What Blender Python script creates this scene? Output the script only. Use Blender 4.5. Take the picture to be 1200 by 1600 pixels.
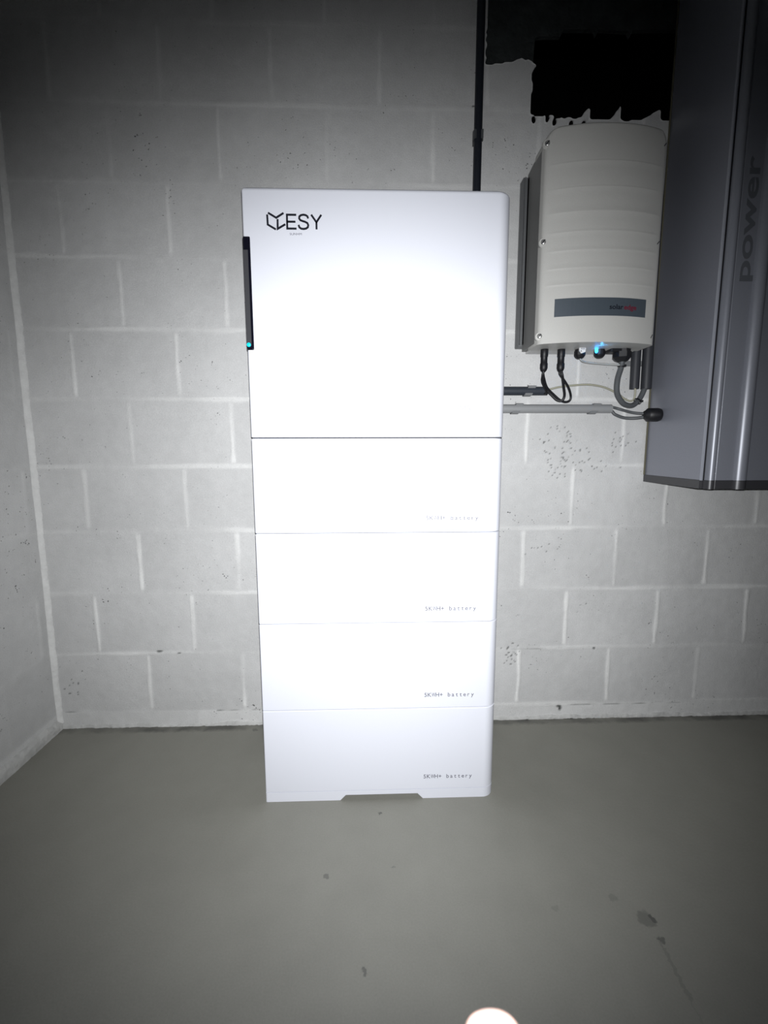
import bpy, bmesh, math, random
import numpy as np
from mathutils import Vector, Matrix
random.seed(7); rng = np.random.default_rng(7)
for o in list(bpy.data.objects): bpy.data.objects.remove(o)
sc = bpy.context.scene
COL = sc.collection

# ------------------------------------------------------------------ camera
cd = bpy.data.cameras.new('camera'); cam = bpy.data.objects.new('camera', cd); COL.objects.link(cam)
RX = Vector((0.999535, -0.03038, -0.002546)); UP = Vector((0.0065, 0.130781, 0.99139)); FW = Vector((0.029785, 0.990946, -0.130918))
CP = Vector((0.721, -1.394, 0.892))
cam.matrix_world = Matrix(((RX.x, UP.x, -FW.x, CP.x), (RX.y, UP.y, -FW.y, CP.y), (RX.z, UP.z, -FW.z, CP.z), (0, 0, 0, 1)))
cd.sensor_fit = 'VERTICAL'; cd.sensor_height = 24.0; cd.sensor_width = 18.0
cd.lens = 700.0 / 1600.0 * 24.0
cd.clip_start = 0.01
cd.dof.use_dof = True; cd.dof.focus_distance = 1.2; cd.dof.aperture_fstop = 7.5
sc.camera = cam
# ------------------------------------------------------------------ world, flash, exposure
w = bpy.data.worlds.new('world'); sc.world = w; w.use_nodes = True
w.node_tree.nodes['Background'].inputs[0].default_value = (0.6, 0.7, 1.0, 1)
w.node_tree.nodes['Background'].inputs[1].default_value = 0.004
fl = bpy.data.lights.new('phone_flash', 'SPOT'); flash = bpy.data.objects.new('phone_flash', fl); COL.objects.link(flash)
fl.energy = 104.0; fl.color = (0.965, 0.98, 1.0); fl.shadow_soft_size = 0.004
fl.spot_size = math.radians(112); fl.spot_blend = 1.0
flash.matrix_world = cam.matrix_world.copy()
flash.rotation_mode = 'XYZ'
FA = (FW - UP * 0.05 - RX * 0.01).normalized()          # where the flash points
flash.rotation_euler = FA.to_track_quat('-Z', 'Y').to_euler()
flash.location = CP + RX * 0.005 + UP * 0.014 - FW * 0.002
sc.view_settings.view_transform = 'Standard'; sc.view_settings.look = 'None'
sc.view_settings.gamma = 1.0; sc.view_settings.use_curve_mapping = False
sc.view_settings.exposure = 0.0

# ------------------------------------------------------------------ materials
def mat(name, col, rough=0.5, metal=0.0, spec=0.5, noise=0.0, nscale=60.0, bump=0.0, bscale=400.0, emis=None, es=0.0, coat=0.0):
    m = bpy.data.materials.new(name); m.use_nodes = True
    nt = m.node_tree; b = nt.nodes['Principled BSDF']
    b.inputs['Base Color'].default_value = (*col, 1); b.inputs['Roughness'].default_value = rough
    b.inputs['Metallic'].default_value = metal; b.inputs['Specular IOR Level'].default_value = spec
    b.inputs['Coat Weight'].default_value = coat
    if emis: b.inputs['Emission Color'].default_value = (*emis, 1); b.inputs['Emission Strength'].default_value = es
    tc = nt.nodes.new('ShaderNodeTexCoord')
    if noise > 0:
        n = nt.nodes.new('ShaderNodeTexNoise'); n.inputs['Scale'].default_value = nscale; n.inputs['Detail'].default_value = 4
        nt.links.new(tc.outputs['Object'], n.inputs['Vector'])
        r = nt.nodes.new('ShaderNodeMapRange'); r.inputs['From Min'].default_value = 0.25; r.inputs['From Max'].default_value = 0.75
        r.inputs['To Min'].default_value = 1 - noise; r.inputs['To Max'].default_value = 1 + noise
        nt.links.new(n.outputs['Fac'], r.inputs['Value'])
        mx = nt.nodes.new('ShaderNodeVectorMath'); mx.operation = 'SCALE'; mx.inputs[0].default_value = col
        nt.links.new(r.outputs['Result'], mx.inputs['Scale']); nt.links.new(mx.outputs['Vector'], b.inputs['Base Color'])
    if bump > 0:
        n = nt.nodes.new('ShaderNodeTexNoise'); n.inputs['Scale'].default_value = bscale; n.inputs['Detail'].default_value = 3
        nt.links.new(tc.outputs['Object'], n.inputs['Vector'])
        bp = nt.nodes.new('ShaderNodeBump'); bp.inputs['Distance'].default_value = bump; bp.inputs['Strength'].default_value = 1
        nt.links.new(n.outputs['Fac'], bp.inputs['Height']); nt.links.new(bp.outputs['Normal'], b.inputs['Normal'])
    return m

def masonry_mat(name, block, mortar, pit_scale=105.0):
    m = bpy.data.materials.new(name); m.use_nodes = True
    nt = m.node_tree; N = nt.nodes.new; K = nt.links.new; b = nt.nodes['Principled BSDF']
    b.inputs['Roughness'].default_value = 0.85; b.inputs['Specular IOR Level'].default_value = 0.25
    geo = N('ShaderNodeNewGeometry')
    def noise(s, d=4, r=0.55):
        n = N('ShaderNodeTexNoise'); n.inputs['Scale'].default_value = s; n.inputs['Detail'].default_value = d; n.inputs['Roughness'].default_value = r
        K(geo.outputs['Position'], n.inputs['Vector']); return n.outputs['Fac']
    def rng_(v, a, c, lo, hi):
        r = N('ShaderNodeMapRange'); K(v, r.inputs['Value'])
        for k, x in zip(('From Min', 'From Max', 'To Min', 'To Max'), (a, c, lo, hi)): r.inputs[k].default_value = x
        return r.outputs['Result']
    def mul(a, c):
        x = N('ShaderNodeMath'); x.operation = 'MULTIPLY'
        K(a, x.inputs[0])
        if isinstance(c, float): x.inputs[1].default_value = c
        else: K(c, x.inputs[1])
        return x.outputs[0]
    big = rng_(noise(2.2, 3), .3, .7, 0.90, 1.08); mid = rng_(noise(28, 5), .3, .7, 0.965, 1.035); fine = rng_(noise(380, 3), .3, .7, 0.93, 1.07)
    tone = mul(mul(big, mid), fine)
    at = N('ShaderNodeAttribute'); at.attribute_name = 'mortar'
    ad = N('ShaderNodeAttribute'); ad.attribute_name = 'recess_dark'
    av = N('ShaderNodeAttribute'); av.attribute_name = 'tone'
    mix = N('ShaderNodeMix'); mix.data_type = 'RGBA'; mix.inputs['A'].default_value = (*block, 1); mix.inputs['B'].default_value = (*mortar, 1)
    K(at.outputs['Fac'], mix.inputs['Factor'])
    sc_ = N('ShaderNodeVectorMath'); sc_.operation = 'SCALE'; K(mix.outputs['Result'], sc_.inputs[0]); K(mul(tone, av.outputs['Fac']), sc_.inputs['Scale'])
    # open pores of the block, the shade inside them put into the colour
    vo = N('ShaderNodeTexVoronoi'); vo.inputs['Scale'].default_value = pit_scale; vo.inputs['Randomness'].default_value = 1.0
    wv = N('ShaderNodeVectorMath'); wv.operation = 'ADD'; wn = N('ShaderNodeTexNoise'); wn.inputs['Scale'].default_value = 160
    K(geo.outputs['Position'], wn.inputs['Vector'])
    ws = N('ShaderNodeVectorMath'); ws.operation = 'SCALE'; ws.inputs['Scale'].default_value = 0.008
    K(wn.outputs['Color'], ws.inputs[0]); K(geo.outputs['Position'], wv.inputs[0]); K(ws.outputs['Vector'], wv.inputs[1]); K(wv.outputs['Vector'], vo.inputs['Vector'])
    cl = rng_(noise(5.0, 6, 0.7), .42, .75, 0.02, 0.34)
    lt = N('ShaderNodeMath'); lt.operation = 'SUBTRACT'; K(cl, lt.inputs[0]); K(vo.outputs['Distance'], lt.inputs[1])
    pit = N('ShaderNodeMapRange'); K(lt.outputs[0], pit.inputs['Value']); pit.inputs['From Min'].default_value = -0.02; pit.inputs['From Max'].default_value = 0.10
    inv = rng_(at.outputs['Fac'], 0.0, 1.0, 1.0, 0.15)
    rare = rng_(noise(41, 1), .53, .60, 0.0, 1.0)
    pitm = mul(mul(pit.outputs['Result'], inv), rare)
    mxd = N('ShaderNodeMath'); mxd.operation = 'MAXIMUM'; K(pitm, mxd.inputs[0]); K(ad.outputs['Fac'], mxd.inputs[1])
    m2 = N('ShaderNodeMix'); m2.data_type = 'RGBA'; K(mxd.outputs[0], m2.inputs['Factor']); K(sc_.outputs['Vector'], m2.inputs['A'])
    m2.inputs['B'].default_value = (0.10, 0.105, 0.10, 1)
    K(m2.outputs['Result'], b.inputs['Base Color'])
    h = N('ShaderNodeMath'); h.operation = 'SUBTRACT'; K(mul(noise(260, 4), 0.7), h.inputs[0]); K(mul(pitm, 1.6), h.inputs[1])
    bp = N('ShaderNodeBump'); bp.inputs['Distance'].default_value = 0.0016; bp.inputs['Strength'].default_value = 0.7
    K(h.outputs[0], bp.inputs['Height']); K(bp.outputs['Normal'], b.inputs['Normal'])
    return m

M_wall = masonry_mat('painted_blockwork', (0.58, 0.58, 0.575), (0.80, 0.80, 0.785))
M_mortar = mat('rough_mortar', (0.52, 0.52, 0.505), 0.9, noise=0.12, nscale=40, bump=0.003, bscale=90)
M_bead = mat('pale_corner_mortar', (0.74, 0.74, 0.725), 0.9, noise=0.08, nscale=40, bump=0.002, bscale=120)
M_dark = mat('dark_concrete', (0.055, 0.062, 0.062), 0.95, spec=0.1, noise=0.4, nscale=14, bump=0.006, bscale=50)
M_void = mat('dark_void', (0.006, 0.006, 0.006), 1.0, spec=0.0)  # darkness of the deep opening put into the colour of its walls
M_white = mat('white_powder_coat', (0.735, 0.75, 0.815), 0.42, spec=0.4, bump=0.00008, bscale=900)
M_seam = mat('dark_seam', (0.05, 0.05, 0.06), 0.7)
M_blackgloss = mat('black_gloss', (0.006, 0.006, 0.012), 0.12, coat=0.5)
M_smoke = mat('smoked_display', (0.055, 0.055, 0.06), 0.22)
M_cyan = mat('cyan_led', (0.0, 0.4, 0.5), 0.4, emis=(0.0, 0.55, 0.8), es=1.6)
M_ink = mat('black_ink', (0.004, 0.005, 0.012), 0.5)
M_greyink = mat('grey_ink', (0.13, 0.13, 0.165), 0.5)
M_inv = mat('light_grey_enamel', (0.52, 0.515, 0.49), 0.42, noise=0.03, nscale=500, bump=0.00025, bscale=700)
M_alu = mat('cast_aluminium', (0.16, 0.165, 0.17), 0.5, metal=0.3, noise=0.05, nscale=200)
M_band = mat('slate_label', (0.062, 0.078, 0.095), 0.45)
M_redink = mat('dark_red_ink', (0.15, 0.010, 0.028), 0.5)
M_steel = mat('zinc_screw', (0.62, 0.62, 0.60), 0.3, metal=0.8)
M_black = mat('black_plastic', (0.006, 0.006, 0.008), 0.5)
M_cab = mat('silver_grey_metal', (0.27, 0.28, 0.325), 0.36, metal=0.2, noise=0.04, nscale=300, bump=0.00006, bscale=600)
M_cabfront = mat('silver_grey_front', (0.23, 0.24, 0.275), 0.36, metal=0.2, noise=0.03, nscale=300)
M_cabstrip = mat('dark_grey_plinth', (0.055, 0.055, 0.06), 0.35, metal=0.2)
M_cabedge = mat('foam_seal', (0.16, 0.15, 0.10), 0.9)
M_darkpipe = mat('anthracite_conduit', (0.030, 0.036, 0.047), 0.5)
M_vpipe = mat('black_conduit', (0.010, 0.013, 0.02), 0.5)
M_midpipe = mat('dark_grey_conduit', (0.03, 0.032, 0.038), 0.5)
M_lightpipe = mat('light_grey_conduit', (0.27, 0.275, 0.28), 0.5)
M_clip = mat('grey_clip', (0.20, 0.205, 0.21), 0.5)
M_cable = mat('grey_cable', (0.085, 0.09, 0.095), 0.5)
M_thin = mat('pale_grey_cable', (0.38, 0.39, 0.38), 0.5)
M_beige = mat('beige_cable', (0.36, 0.35, 0.27), 0.5)
M_tag = mat('white_tag', (0.75, 0.75, 0.75), 0.5)
M_skin = mat('skin', (0.80, 0.50, 0.42), 0.5, noise=0.04, nscale=120)
M_skin.node_tree.nodes['Principled BSDF'].inputs['Subsurface Weight'].default_value = 0.15
M_skin.node_tree.nodes['Principled BSDF'].inputs['Subsurface Scale'].default_value = 0.004
M_nail = mat('nail', (0.85, 0.66, 0.62), 0.25)

def floor_mat():
    m = bpy.data.materials.new('screed_floor'); m.use_nodes = True
    nt = m.node_tree; N = nt.nodes.new; K = nt.links.new; b = nt.nodes['Principled BSDF']
    b.inputs['Roughness'].default_value = 0.55; b.inputs['Specular IOR Level'].default_value = 0.35
    geo = N('ShaderNodeNewGeometry')
    def noise(s, d=4, r=0.55, out='Fac'):
        n = N('ShaderNodeTexNoise'); n.inputs['Scale'].default_value = s; n.inputs['Detail'].default_value = d; n.inputs['Roughness'].default_value = r
        K(geo.outputs['Position'], n.inputs['Vector']); return n.outputs[out]
    def rng_(v, a, c, lo, hi):
        r = N('ShaderNodeMapRange'); K(v, r.inputs['Value'])
        for k, x in zip(('From Min', 'From Max', 'To Min', 'To Max'), (a, c, lo, hi)): r.inputs[k].default_value = x
        return r.outputs['Result']
    def mth(op, a, c):
        x = N('ShaderNodeMath'); x.operation = op
        for i, v in enumerate((a, c)):
            if isinstance(v, (int, float)): x.inputs[i].default_value = v
            else: K(v, x.inputs[i])
        return x.outputs[0]
    tone = mth('MULTIPLY', mth('MULTIPLY', rng_(noise(1.6, 4), .3, .7, .93, 1.07), rng_(noise(9, 5, .6), .3, .7, .96, 1.04)), rng_(noise(300, 2), .3, .7, .96, 1.04))
    # warped position for the stains
    ws = N('ShaderNodeVectorMath'); ws.operation = 'MULTIPLY_ADD'; K(noise(70, 3, .6, 'Color'), ws.inputs[0])
    ws.inputs[1].default_value = (.022, .022, 0); K(geo.outputs['Position'], ws.inputs[2])
    sep = N('ShaderNodeSeparateXYZ'); K(ws.outputs['Vector'], sep.inputs[0])
    total = None
    def spot(x, y, rx, ry, amt, shear=0.0):
        nonlocal total
        x += .011; y += .011
        dy = mth('SUBTRACT', sep.outputs[1], y)
        dx = mth('SUBTRACT', mth('SUBTRACT', sep.outputs[0], x), mth('MULTIPLY', dy, shear))
        d = mth('ADD', mth('MULTIPLY', mth('DIVIDE', dx, rx), mth('DIVIDE', dx, rx)), mth('MULTIPLY', mth('DIVIDE', dy, ry), mth('DIVIDE', dy, ry)))
        s = rng_(d, 0.55, 1.1, amt, 0.0)
        total = s if total is None else mth('MAXIMUM', total, s)
    spot(1.246, -.655, .018, .016, .45); spot(1.259, -.655, .006, .010, .85); spot(1.205, -.615, .010, .008, .25)
    spot(1.252, -.692, .006, .007, .65); spot(1.244, -.745, .0035, .060, .25, 0.08); spot(1.236, -.83, .002, .05, .12, .1)
    spot(.706, -.729, .005, .006, .6); spot(.622, -.549, .006, .005, .5); spot(.739, -.385, .005, .004, .7); spot(.765, -.53, .004, .004, .35)
    spot(1.08, -.63, .008, .006, .2); spot(.34, -.03, .009, .005, .5)
    # shade of the gap between screed and blockwork, painted as a dark line
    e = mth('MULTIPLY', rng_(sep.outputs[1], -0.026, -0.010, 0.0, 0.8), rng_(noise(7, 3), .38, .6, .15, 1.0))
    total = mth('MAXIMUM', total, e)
    sc_ = N('ShaderNodeVectorMath'); sc_.operation = 'SCALE'; sc_.inputs[0].default_value = (0.235, 0.232, 0.203); K(tone, sc_.inputs['Scale'])
    m2 = N('ShaderNodeMix'); m2.data_type = 'RGBA'; K(total, m2.inputs['Factor']); K(sc_.outputs['Vector'], m2.inputs['A'])
    m2.inputs['B'].default_value = (0.07, 0.07, 0.065, 1); K(m2.outputs['Result'], b.inputs['Base Color'])
    bp = N('ShaderNodeBump'); bp.inputs['Distance'].default_value = 0.0008; bp.inputs['Strength'].default_value = 0.5
    K(noise(120, 4), bp.inputs['Height']); K(bp.outputs['Normal'], b.inputs['Normal'])
    return m
M_floor = floor_mat()

# ------------------------------------------------------------------ helpers
def tag(o, label=None, cat=None, group=None, kind=None):
    if label: o['label'] = label
    if cat: o['category'] = cat
    if group: o['group'] = group
    if kind: o['kind'] = kind
    return o
def thing(name, label, cat, loc=(0, 0, 0), group=None):
    o = bpy.data.objects.new(name, None); COL.objects.link(o); o.location = loc; o.empty_display_size = 0.05
    return tag(o, label, cat, group)
def link(name, me, m, parent=None, smooth=False):
    o = bpy.data.objects.new(name, me); COL.objects.link(o); me.materials.append(m)
    if smooth: me.polygons.foreach_set('use_smooth', [True] * len(me.polygons))
    if parent:
        o.parent = parent
        p = parent; off = Vector(p.location)
        while p.parent: p = p.parent; off += Vector(p.location)
        o.location = -off             # meshes are written in room coordinates
    return o
def obj(name, bm, m, parent=None, smooth=False):
    bmesh.ops.recalc_face_normals(bm, faces=bm.faces)
    me = bpy.data.meshes.new(name); bm.to_mesh(me); bm.free()
    return link(name, me, m, parent, smooth)
def raw(name, v, f, m, parent=None, smooth=False):
    me = bpy.data.meshes.new(name); me.from_pydata([tuple(p) for p in v], [], [tuple(q) for q in f]); me.update()
    bm = bmesh.new(); bm.from_mesh(me); bmesh.ops.recalc_face_normals(bm, faces=bm.faces); bm.to_mesh(me); bm.free()
    return link(name, me, m, parent, smooth)
def box(bm, x0, x1, y0, y1, z0, z1, bev=0.0, seg=2):
    r = bmesh.ops.create_cube(bm, size=1.0)
    for v in r['verts']:
        v.co = Vector(((x0 + x1) / 2 + v.co.x * (x1 - x0), (y0 + y1) / 2 + v.co.y * (y1 - y0), (z0 + z1) / 2 + v.co.z * (z1 - z0)))
    if bev > 0:
        es = list({e for v in r['verts'] for e in v.link_edges})
        bmesh.ops.bevel(bm, geom=es, offset=bev, segments=seg, profile=0.5, affect='EDGES')
    return bm
def spline(pts, n=10):
    P = [Vector(p) for p in pts]; P = [2 * P[0] - P[1]] + P + [2 * P[-1] - P[-2]]; out = []
    for i in range(1, len(P) - 2):
        for k in range(n):
            t = k / n
            a, b, c, d = P[i - 1], P[i], P[i + 1], P[i + 2]
            out.append(0.5 * ((2 * b) + (c - a) * t + (2 * a - 5 * b + 4 * c - d) * t * t + (3 * b - a - 3 * c + d) * t ** 3))
    out.append(P[-2]); return out
def tube(bm, pts, r, seg=12, cap=True):
    pts = [Vector(p) for p in pts]; rs = r if isinstance(r, (list, tuple)) else [r] * len(pts)
    rings = []; t = (pts[1] - pts[0]).normalized()
    u = t.cross(Vector((0, 0, 1)));
    if u.length < 0.05: u = t.cross(Vector((1, 0, 0)))
    u.normalize()
    for i, p in enumerate(pts):
        t = (pts[min(i + 1, len(pts) - 1)] - pts[max(i - 1, 0)])
        if t.length < 1e-9: t = Vector((0, 0, 1))
        t.normalize(); u = (u - t * u.dot(t)).normalized(); v = t.cross(u)
        rings.append([bm.verts.new(p + (u * math.cos(a) + v * math.sin(a)) * rs[i]) for a in [2 * math.pi * k / seg for k in range(seg)]])
    for a, b in zip(rings, rings[1:]):
        for k in range(seg): bm.faces.new((a[k], a[(k + 1) % seg], b[(k + 1) % seg], b[k]))
    if cap: bm.faces.new(rings[0][::-1]); bm.faces.new(rings[-1])
    return bm
def lathe(bm, base, axis, prof, seg=20):
    """prof: list of (distance along axis, radius)"""
    axis = Vector(axis).normalized(); base = Vector(base)
    u = axis.orthogonal().normalized(); v = axis.cross(u); rings = []
    for d, r in prof:
        rings.append([bm.verts.new(base + axis * d + (u * math.cos(2 * math.pi * k / seg) + v * math.sin(2 * math.pi * k / seg)) * max(r, 1e-5)) for k in range(seg)])
    for a, b in zip(rings, rings[1:]):
        for k in range(seg): bm.faces.new((a[k], a[(k + 1) % seg], b[(k + 1) % seg], b[k]))
    bm.faces.new(rings[0][::-1]); bm.faces.new(rings[-1]); return bm
def prism_xz(bm, pts, y0, y1):
    a = [bm.verts.new((x, y0, z)) for x, z in pts]; b = [bm.verts.new((x, y1, z)) for x, z in pts]; n = len(pts)
    for k in range(n): bm.faces.new((a[k], a[(k + 1) % n], b[(k + 1) % n], b[k]))
    bm.faces.new(a); bm.faces.new(b[::-1]); return bm
def prism_xy(bm, pts, z0, z1):
    a = [bm.verts.new((x, y, z0)) for x, y in pts]; b = [bm.verts.new((x, y, z1)) for x, y in pts]; n = len(pts)
    for k in range(n): bm.faces.new((a[k], a[(k + 1) % n], b[(k + 1) % n], b[k]))
    bm.faces.new(a); bm.faces.new(b[::-1]); return bm
def stroke(bm, pts, w, y0, y1):
    """flat bar along a polyline in the xz plane, mitred, each polyline one prism"""
    P = [Vector((p[0], p[1])) for p in pts]; L = []; R = []
    for i, p in enumerate(P):
        d0 = (P[i] - P[i - 1]).normalized() if i > 0 else (P[1] - P[0]).normalized()
        d1 = (P[i + 1] - P[i]).normalized() if i < len(P) - 1 else d0
        n0 = Vector((-d0.y, d0.x)); n1 = Vector((-d1.y, d1.x)); mi = (n0 + n1).normalized(); s = w / 2 / max(0.3, mi.dot(n0))
        L.append(p + mi * s); R.append(p - mi * s)
    return prism_xz(bm, [tuple(q) for q in L] + [tuple(q) for q in R[::-1]], y0, y1)
def text_mesh(s, height, extrude=0.0003, mono=None, width=None, bold=0.0):
    """letters as a mesh in xz, baseline z=0, starting x=0, facing -y; caps 'height' tall"""
    verts = []; faces = []
    def one(t):
        cu = bpy.data.curves.new('letters', 'FONT'); cu.body = t; cu.size = 1.0; cu.extrude = 0.0; cu.offset = bold; cu.resolution_u = 4
        o = bpy.data.objects.new('letters', cu); COL.objects.link(o)
        dg = bpy.context.evaluated_depsgraph_get(); me = bpy.data.meshes.new_from_object(o.evaluated_get(dg))
        v = [tuple(p.co) for p in me.vertices]; f = [tuple(p.vertices) for p in me.polygons]
        bpy.data.objects.remove(o); bpy.data.curves.remove(cu); bpy.data.meshes.remove(me); return v, f
    if mono:
        adv, x = mono, 0.0
        for ch in s:
            if ch != ' ':
                v, f = one(ch); xs = [p[0] for p in v]; wd = (max(xs) - min(xs)); k = height / 0.73
                sx = min(k, adv * 0.96 / max(wd, 1e-6)) if wd * k > adv * 0.96 else k
                b0 = len(verts); cx = (max(xs) + min(xs)) / 2
                verts += [((p[0] - cx) * sx + x + adv / 2, p[1] * k) for p in v]; faces += [tuple(i + b0 for i in q) for q in f]
            x += adv
    else:
        v, f = one(s); k = height / 0.73; xs = [p[0] for p in v]; kx = (width / (max(xs) - min(xs))) if width else k
        verts = [((p[0] - min(xs)) * kx, p[1] * k) for p in v]; faces = f
    return verts, faces
def text_obj(name, s, x, y, z, height, m, parent, mono=None, width=None, bold=0.0, mapf=None, th=0.0003):
    v, f = text_mesh(s, height, mono=mono, width=width, bold=bold)
    bm = bmesh.new()
    fr = [bm.verts.new((p[0], 0, p[1])) for p in v]
    for q in f:
        try: bm.faces.new([fr[i] for i in q])
        except ValueError: pass
    r = bmesh.ops.extrude_face_region(bm, geom=list(bm.faces))
    for g in r['geom']:
        if isinstance(g, bmesh.types.BMVert): g.co.y = -th
    for q in bm.verts:
        if mapf: q.co = mapf(q.co)
        else: q.co = q.co + Vector((x, y, z))
    return obj(name, bm, m, parent)

# ------------------------------------------------------------------ the setting
def vnoise(X, Z, scale, seed):
    g = np.random.default_rng(seed).random((160, 160))
    a = (X * scale + 37.3) % 159; b = (Z * scale + 11.9) % 159
    i = a.astype(int); j = b.astype(int); fa = a - i; fb = b - j
    fa = fa * fa * (3 - 2 * fa); fb = fb * fb * (3 - 2 * fb)
    return (g[i, j] * (1 - fa) * (1 - fb) + g[i + 1, j] * fa * (1 - fb) + g[i, j + 1] * (1 - fa) * fb + g[i + 1, j + 1] * fa * fb) * 2 - 1
BW, BH, Z0 = 0.302, 0.200, 0.053
def masonry(name, x0, x1, z0, z1, step, place, hole=None, seed=1, depth=0.10, xoff=0.0, joint=1.0):
    nx = int((x1 - x0) / step) + 1; nz = int((z1 - z0) / step) + 1
    xs = np.linspace(x0, x1, nx); zs = np.linspace(z0, z1, nz)
    X, Z = np.meshgrid(xs, zs, indexing='ij')
    row = np.floor((Z - Z0) / BH).astype(int)
    wob = vnoise(X, Z, 9, seed) * 0.0022
    dz = np.abs((Z - Z0 + wob + BH / 2) % BH - BH / 2)
    shift = np.where(row % 2 == 0, 0.0, 0.151) + xoff
    xv = X - shift + vnoise(X, Z, 14, seed + 1) * 0.0022
    dx = np.abs((xv + BW / 2) % BW - BW / 2)
    dx = np.where(row < 0, 1.0, dx)
    col = np.floor(xv / BW).astype(int)
    wid = 0.0052 + 0.0022 * vnoise(X, Z, 22, seed + 2)
    sm = lambda d, w_: np.clip((w_ + 0.0022 - d) / 0.0044, 0, 1)
    fade = np.clip(1.25 - Z * .45, .35, 1) * joint      # the joints fade out higher up
    pres_h = np.clip(0.32 + 0.65 * vnoise(X, Z, 5, seed + 3), 0.08, 1) * joint * np.clip(1.2 - Z * .3, .5, 1)
    pres_v = np.clip(0.80 + 0.65 * vnoise(X, Z, 6, seed + 4), 0.15, 1) * fade
    zi = (Z - Z0) % BH; pres_v = pres_v * np.clip(np.minimum(zi, BH - zi) / .012 - .3, .25, 1)
    mh = sm(dz, wid * 1.15) * pres_h * 0.75; mv = sm(dx, wid) * pres_v
    # the joints are struck slightly proud and smeared over the block edges
    smear = np.clip((0.017 - np.minimum(dz, dx)) / 0.017, 0, 1) * np.clip(vnoise(X, Z, 30, seed + 5), 0, 1) * 0.25
    mort = np.clip(np.maximum(np.maximum(mh, mv), smear), 0, 1)
    mort = np.maximum(mort, np.where(row < 0, 0.3, 0))
    # one tone per block
    r_ = np.random.default_rng(seed + 9).random((64, 64))
    tone = 0.965 + 0.07 * r_[(row + 5) % 64, (col + 20) % 64]
    recess_dark = np.zeros_like(X)
    H = mort * 0.0017 + vnoise(X, Z, 60, seed + 6) * 0.00035 + vnoise(X, Z, 8, seed + 7) * 0.0012
    if hole:
        crack = lambda a, b, zc, am: np.clip(1 - np.abs(Z - zc - vnoise(X, Z, 25, 5) * 0.002) / 0.0022, 0, 1) * ((X > a) & (X < b)) * am * np.clip(.6 + vnoise(X, Z, 40, 8), 0, 1)
        c = crack(.21, .46, .051, .8) + crack(1.30, 1.80, .049, .6) + crack(-.28, -.2, .056, .6) + crack(1.17, 1.30, .247, .6) + crack(1.39, 1.46, .049, .6)
        for cx, cz, rx, rz in ((.039, .259, .011, .004), (1.356, .037, .006, .009), (1.352, .043, .009, .005), (.10, .252, .005, .002), (1.46, .247, .004, .003), (1.019, 1.862, .004, .003)):
            c = np.maximum(c, np.clip(1.4 - ((X - cx) / rx) ** 2 - ((Z - cz) / rz) ** 2 + vnoise(X, Z, 90, 3) * .5, 0, 1))
        for cx, cz, rx, rz, n in ((1.312, .925, .055, .05, 60), (1.30, .85, .05, .03, 34), (1.40, .86, .08, .03, 34), (1.50, .93, .03, .03, 26), (1.185, .232, .02, .03, 55), (1.27, .59, .05, .02, 16), (1.41, .39, .03, .02, 8), (-.25, .14, .05, .05, 22)):
            g = np.random.default_rng(int(cx * 1000) + 500)
            for k in range(n):
                px = cx + g.normal() * rx * .6; pz = cz + g.normal() * rz * .7; s = .0010 + .0013 * g.random()
                i0, i1 = np.searchsorted(xs, (px - .01, px + .01)); j0, j1 = np.searchsorted(zs, (pz - .01, pz + .01))
                sub = (slice(i0, i1), slice(j0, j1))
                c[sub] = np.maximum(c[sub], np.clip(1.5 - ((X[sub] - px) / s) ** 2 - ((Z[sub] - pz) / s) ** 2, 0, .8))
        c = np.clip(c, 0, 1); recess_dark = np.maximum(recess_dark, c); H = H - c * 0.002  # shade inside cracks and pits put into the colour; chips darkened alike
    keep = np.ones((nx - 1, nz - 1), bool)
    if hole:
        cx = (X[:-1, :-1] + X[1:, 1:]) / 2; cz = (Z[:-1, :-1] + Z[1:, 1:]) / 2
        keep = ~hole(cx, cz)
    idx = np.arange(nx * nz).reshape(nx, nz)
    ii, jj = np.nonzero(keep)
    faces = np.stack([idx[ii, jj], idx[ii + 1, jj], idx[ii + 1, jj + 1], idx[ii, jj + 1]], 1)
    co = np.zeros((nx * nz, 3)); pts = place(X.ravel(), H.ravel(), Z.ravel()); co[:] = pts
    extra_v = []; extra_f = []
    if hole:      # reveal: walls of the broken opening running back through the blockwork
        m = {}
        def back(i):
            if i not in m:
                m[i] = nx * nz + len(extra_v); p = co[i].copy(); p[1] += depth; extra_v.append(p)
            return m[i]
        rem = ~keep
        for i, j in zip(*np.nonzero(rem)):
            for di, dj, a, b in ((-1, 0, idx[i, j], idx[i, j + 1]), (1, 0, idx[i + 1, j + 1], idx[i + 1, j]), (0, -1, idx[i + 1, j], idx[i, j]), (0, 1, idx[i, j + 1], idx[i + 1, j + 1])):
                p, q = i + di, j + dj
                if 0 <= p < nx - 1 and 0 <= q < nz - 1 and keep[p, q]: extra_f.append((a, b, back(b), back(a)))
    if hole:
        nb = {}
        for a, b, c_, d_ in extra_f: nb.setdefault(a, set()).add(b); nb.setdefault(b, set()).add(a)
        for it in range(2):
            new = {i: co[i] * .4 + np.mean([co[j] for j in js], 0) * .6 for i, js in nb.items() if len(js) == 2}
            for i, p in new.items(): co[i] = p
        for i, k in m.items():
            p = co[i].copy(); p[1] += depth; extra_v[k - nx * nz] = p
    allv = np.vstack([co, np.array(extra_v)]) if extra_v else co
    me = bpy.data.meshes.new(name)
    fl_ = [tuple(f) for f in faces.tolist()] + [tuple(int(k) for k in f) for f in extra_f]
    me.from_pydata(allv.tolist(), [], fl_); me.update()
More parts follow.
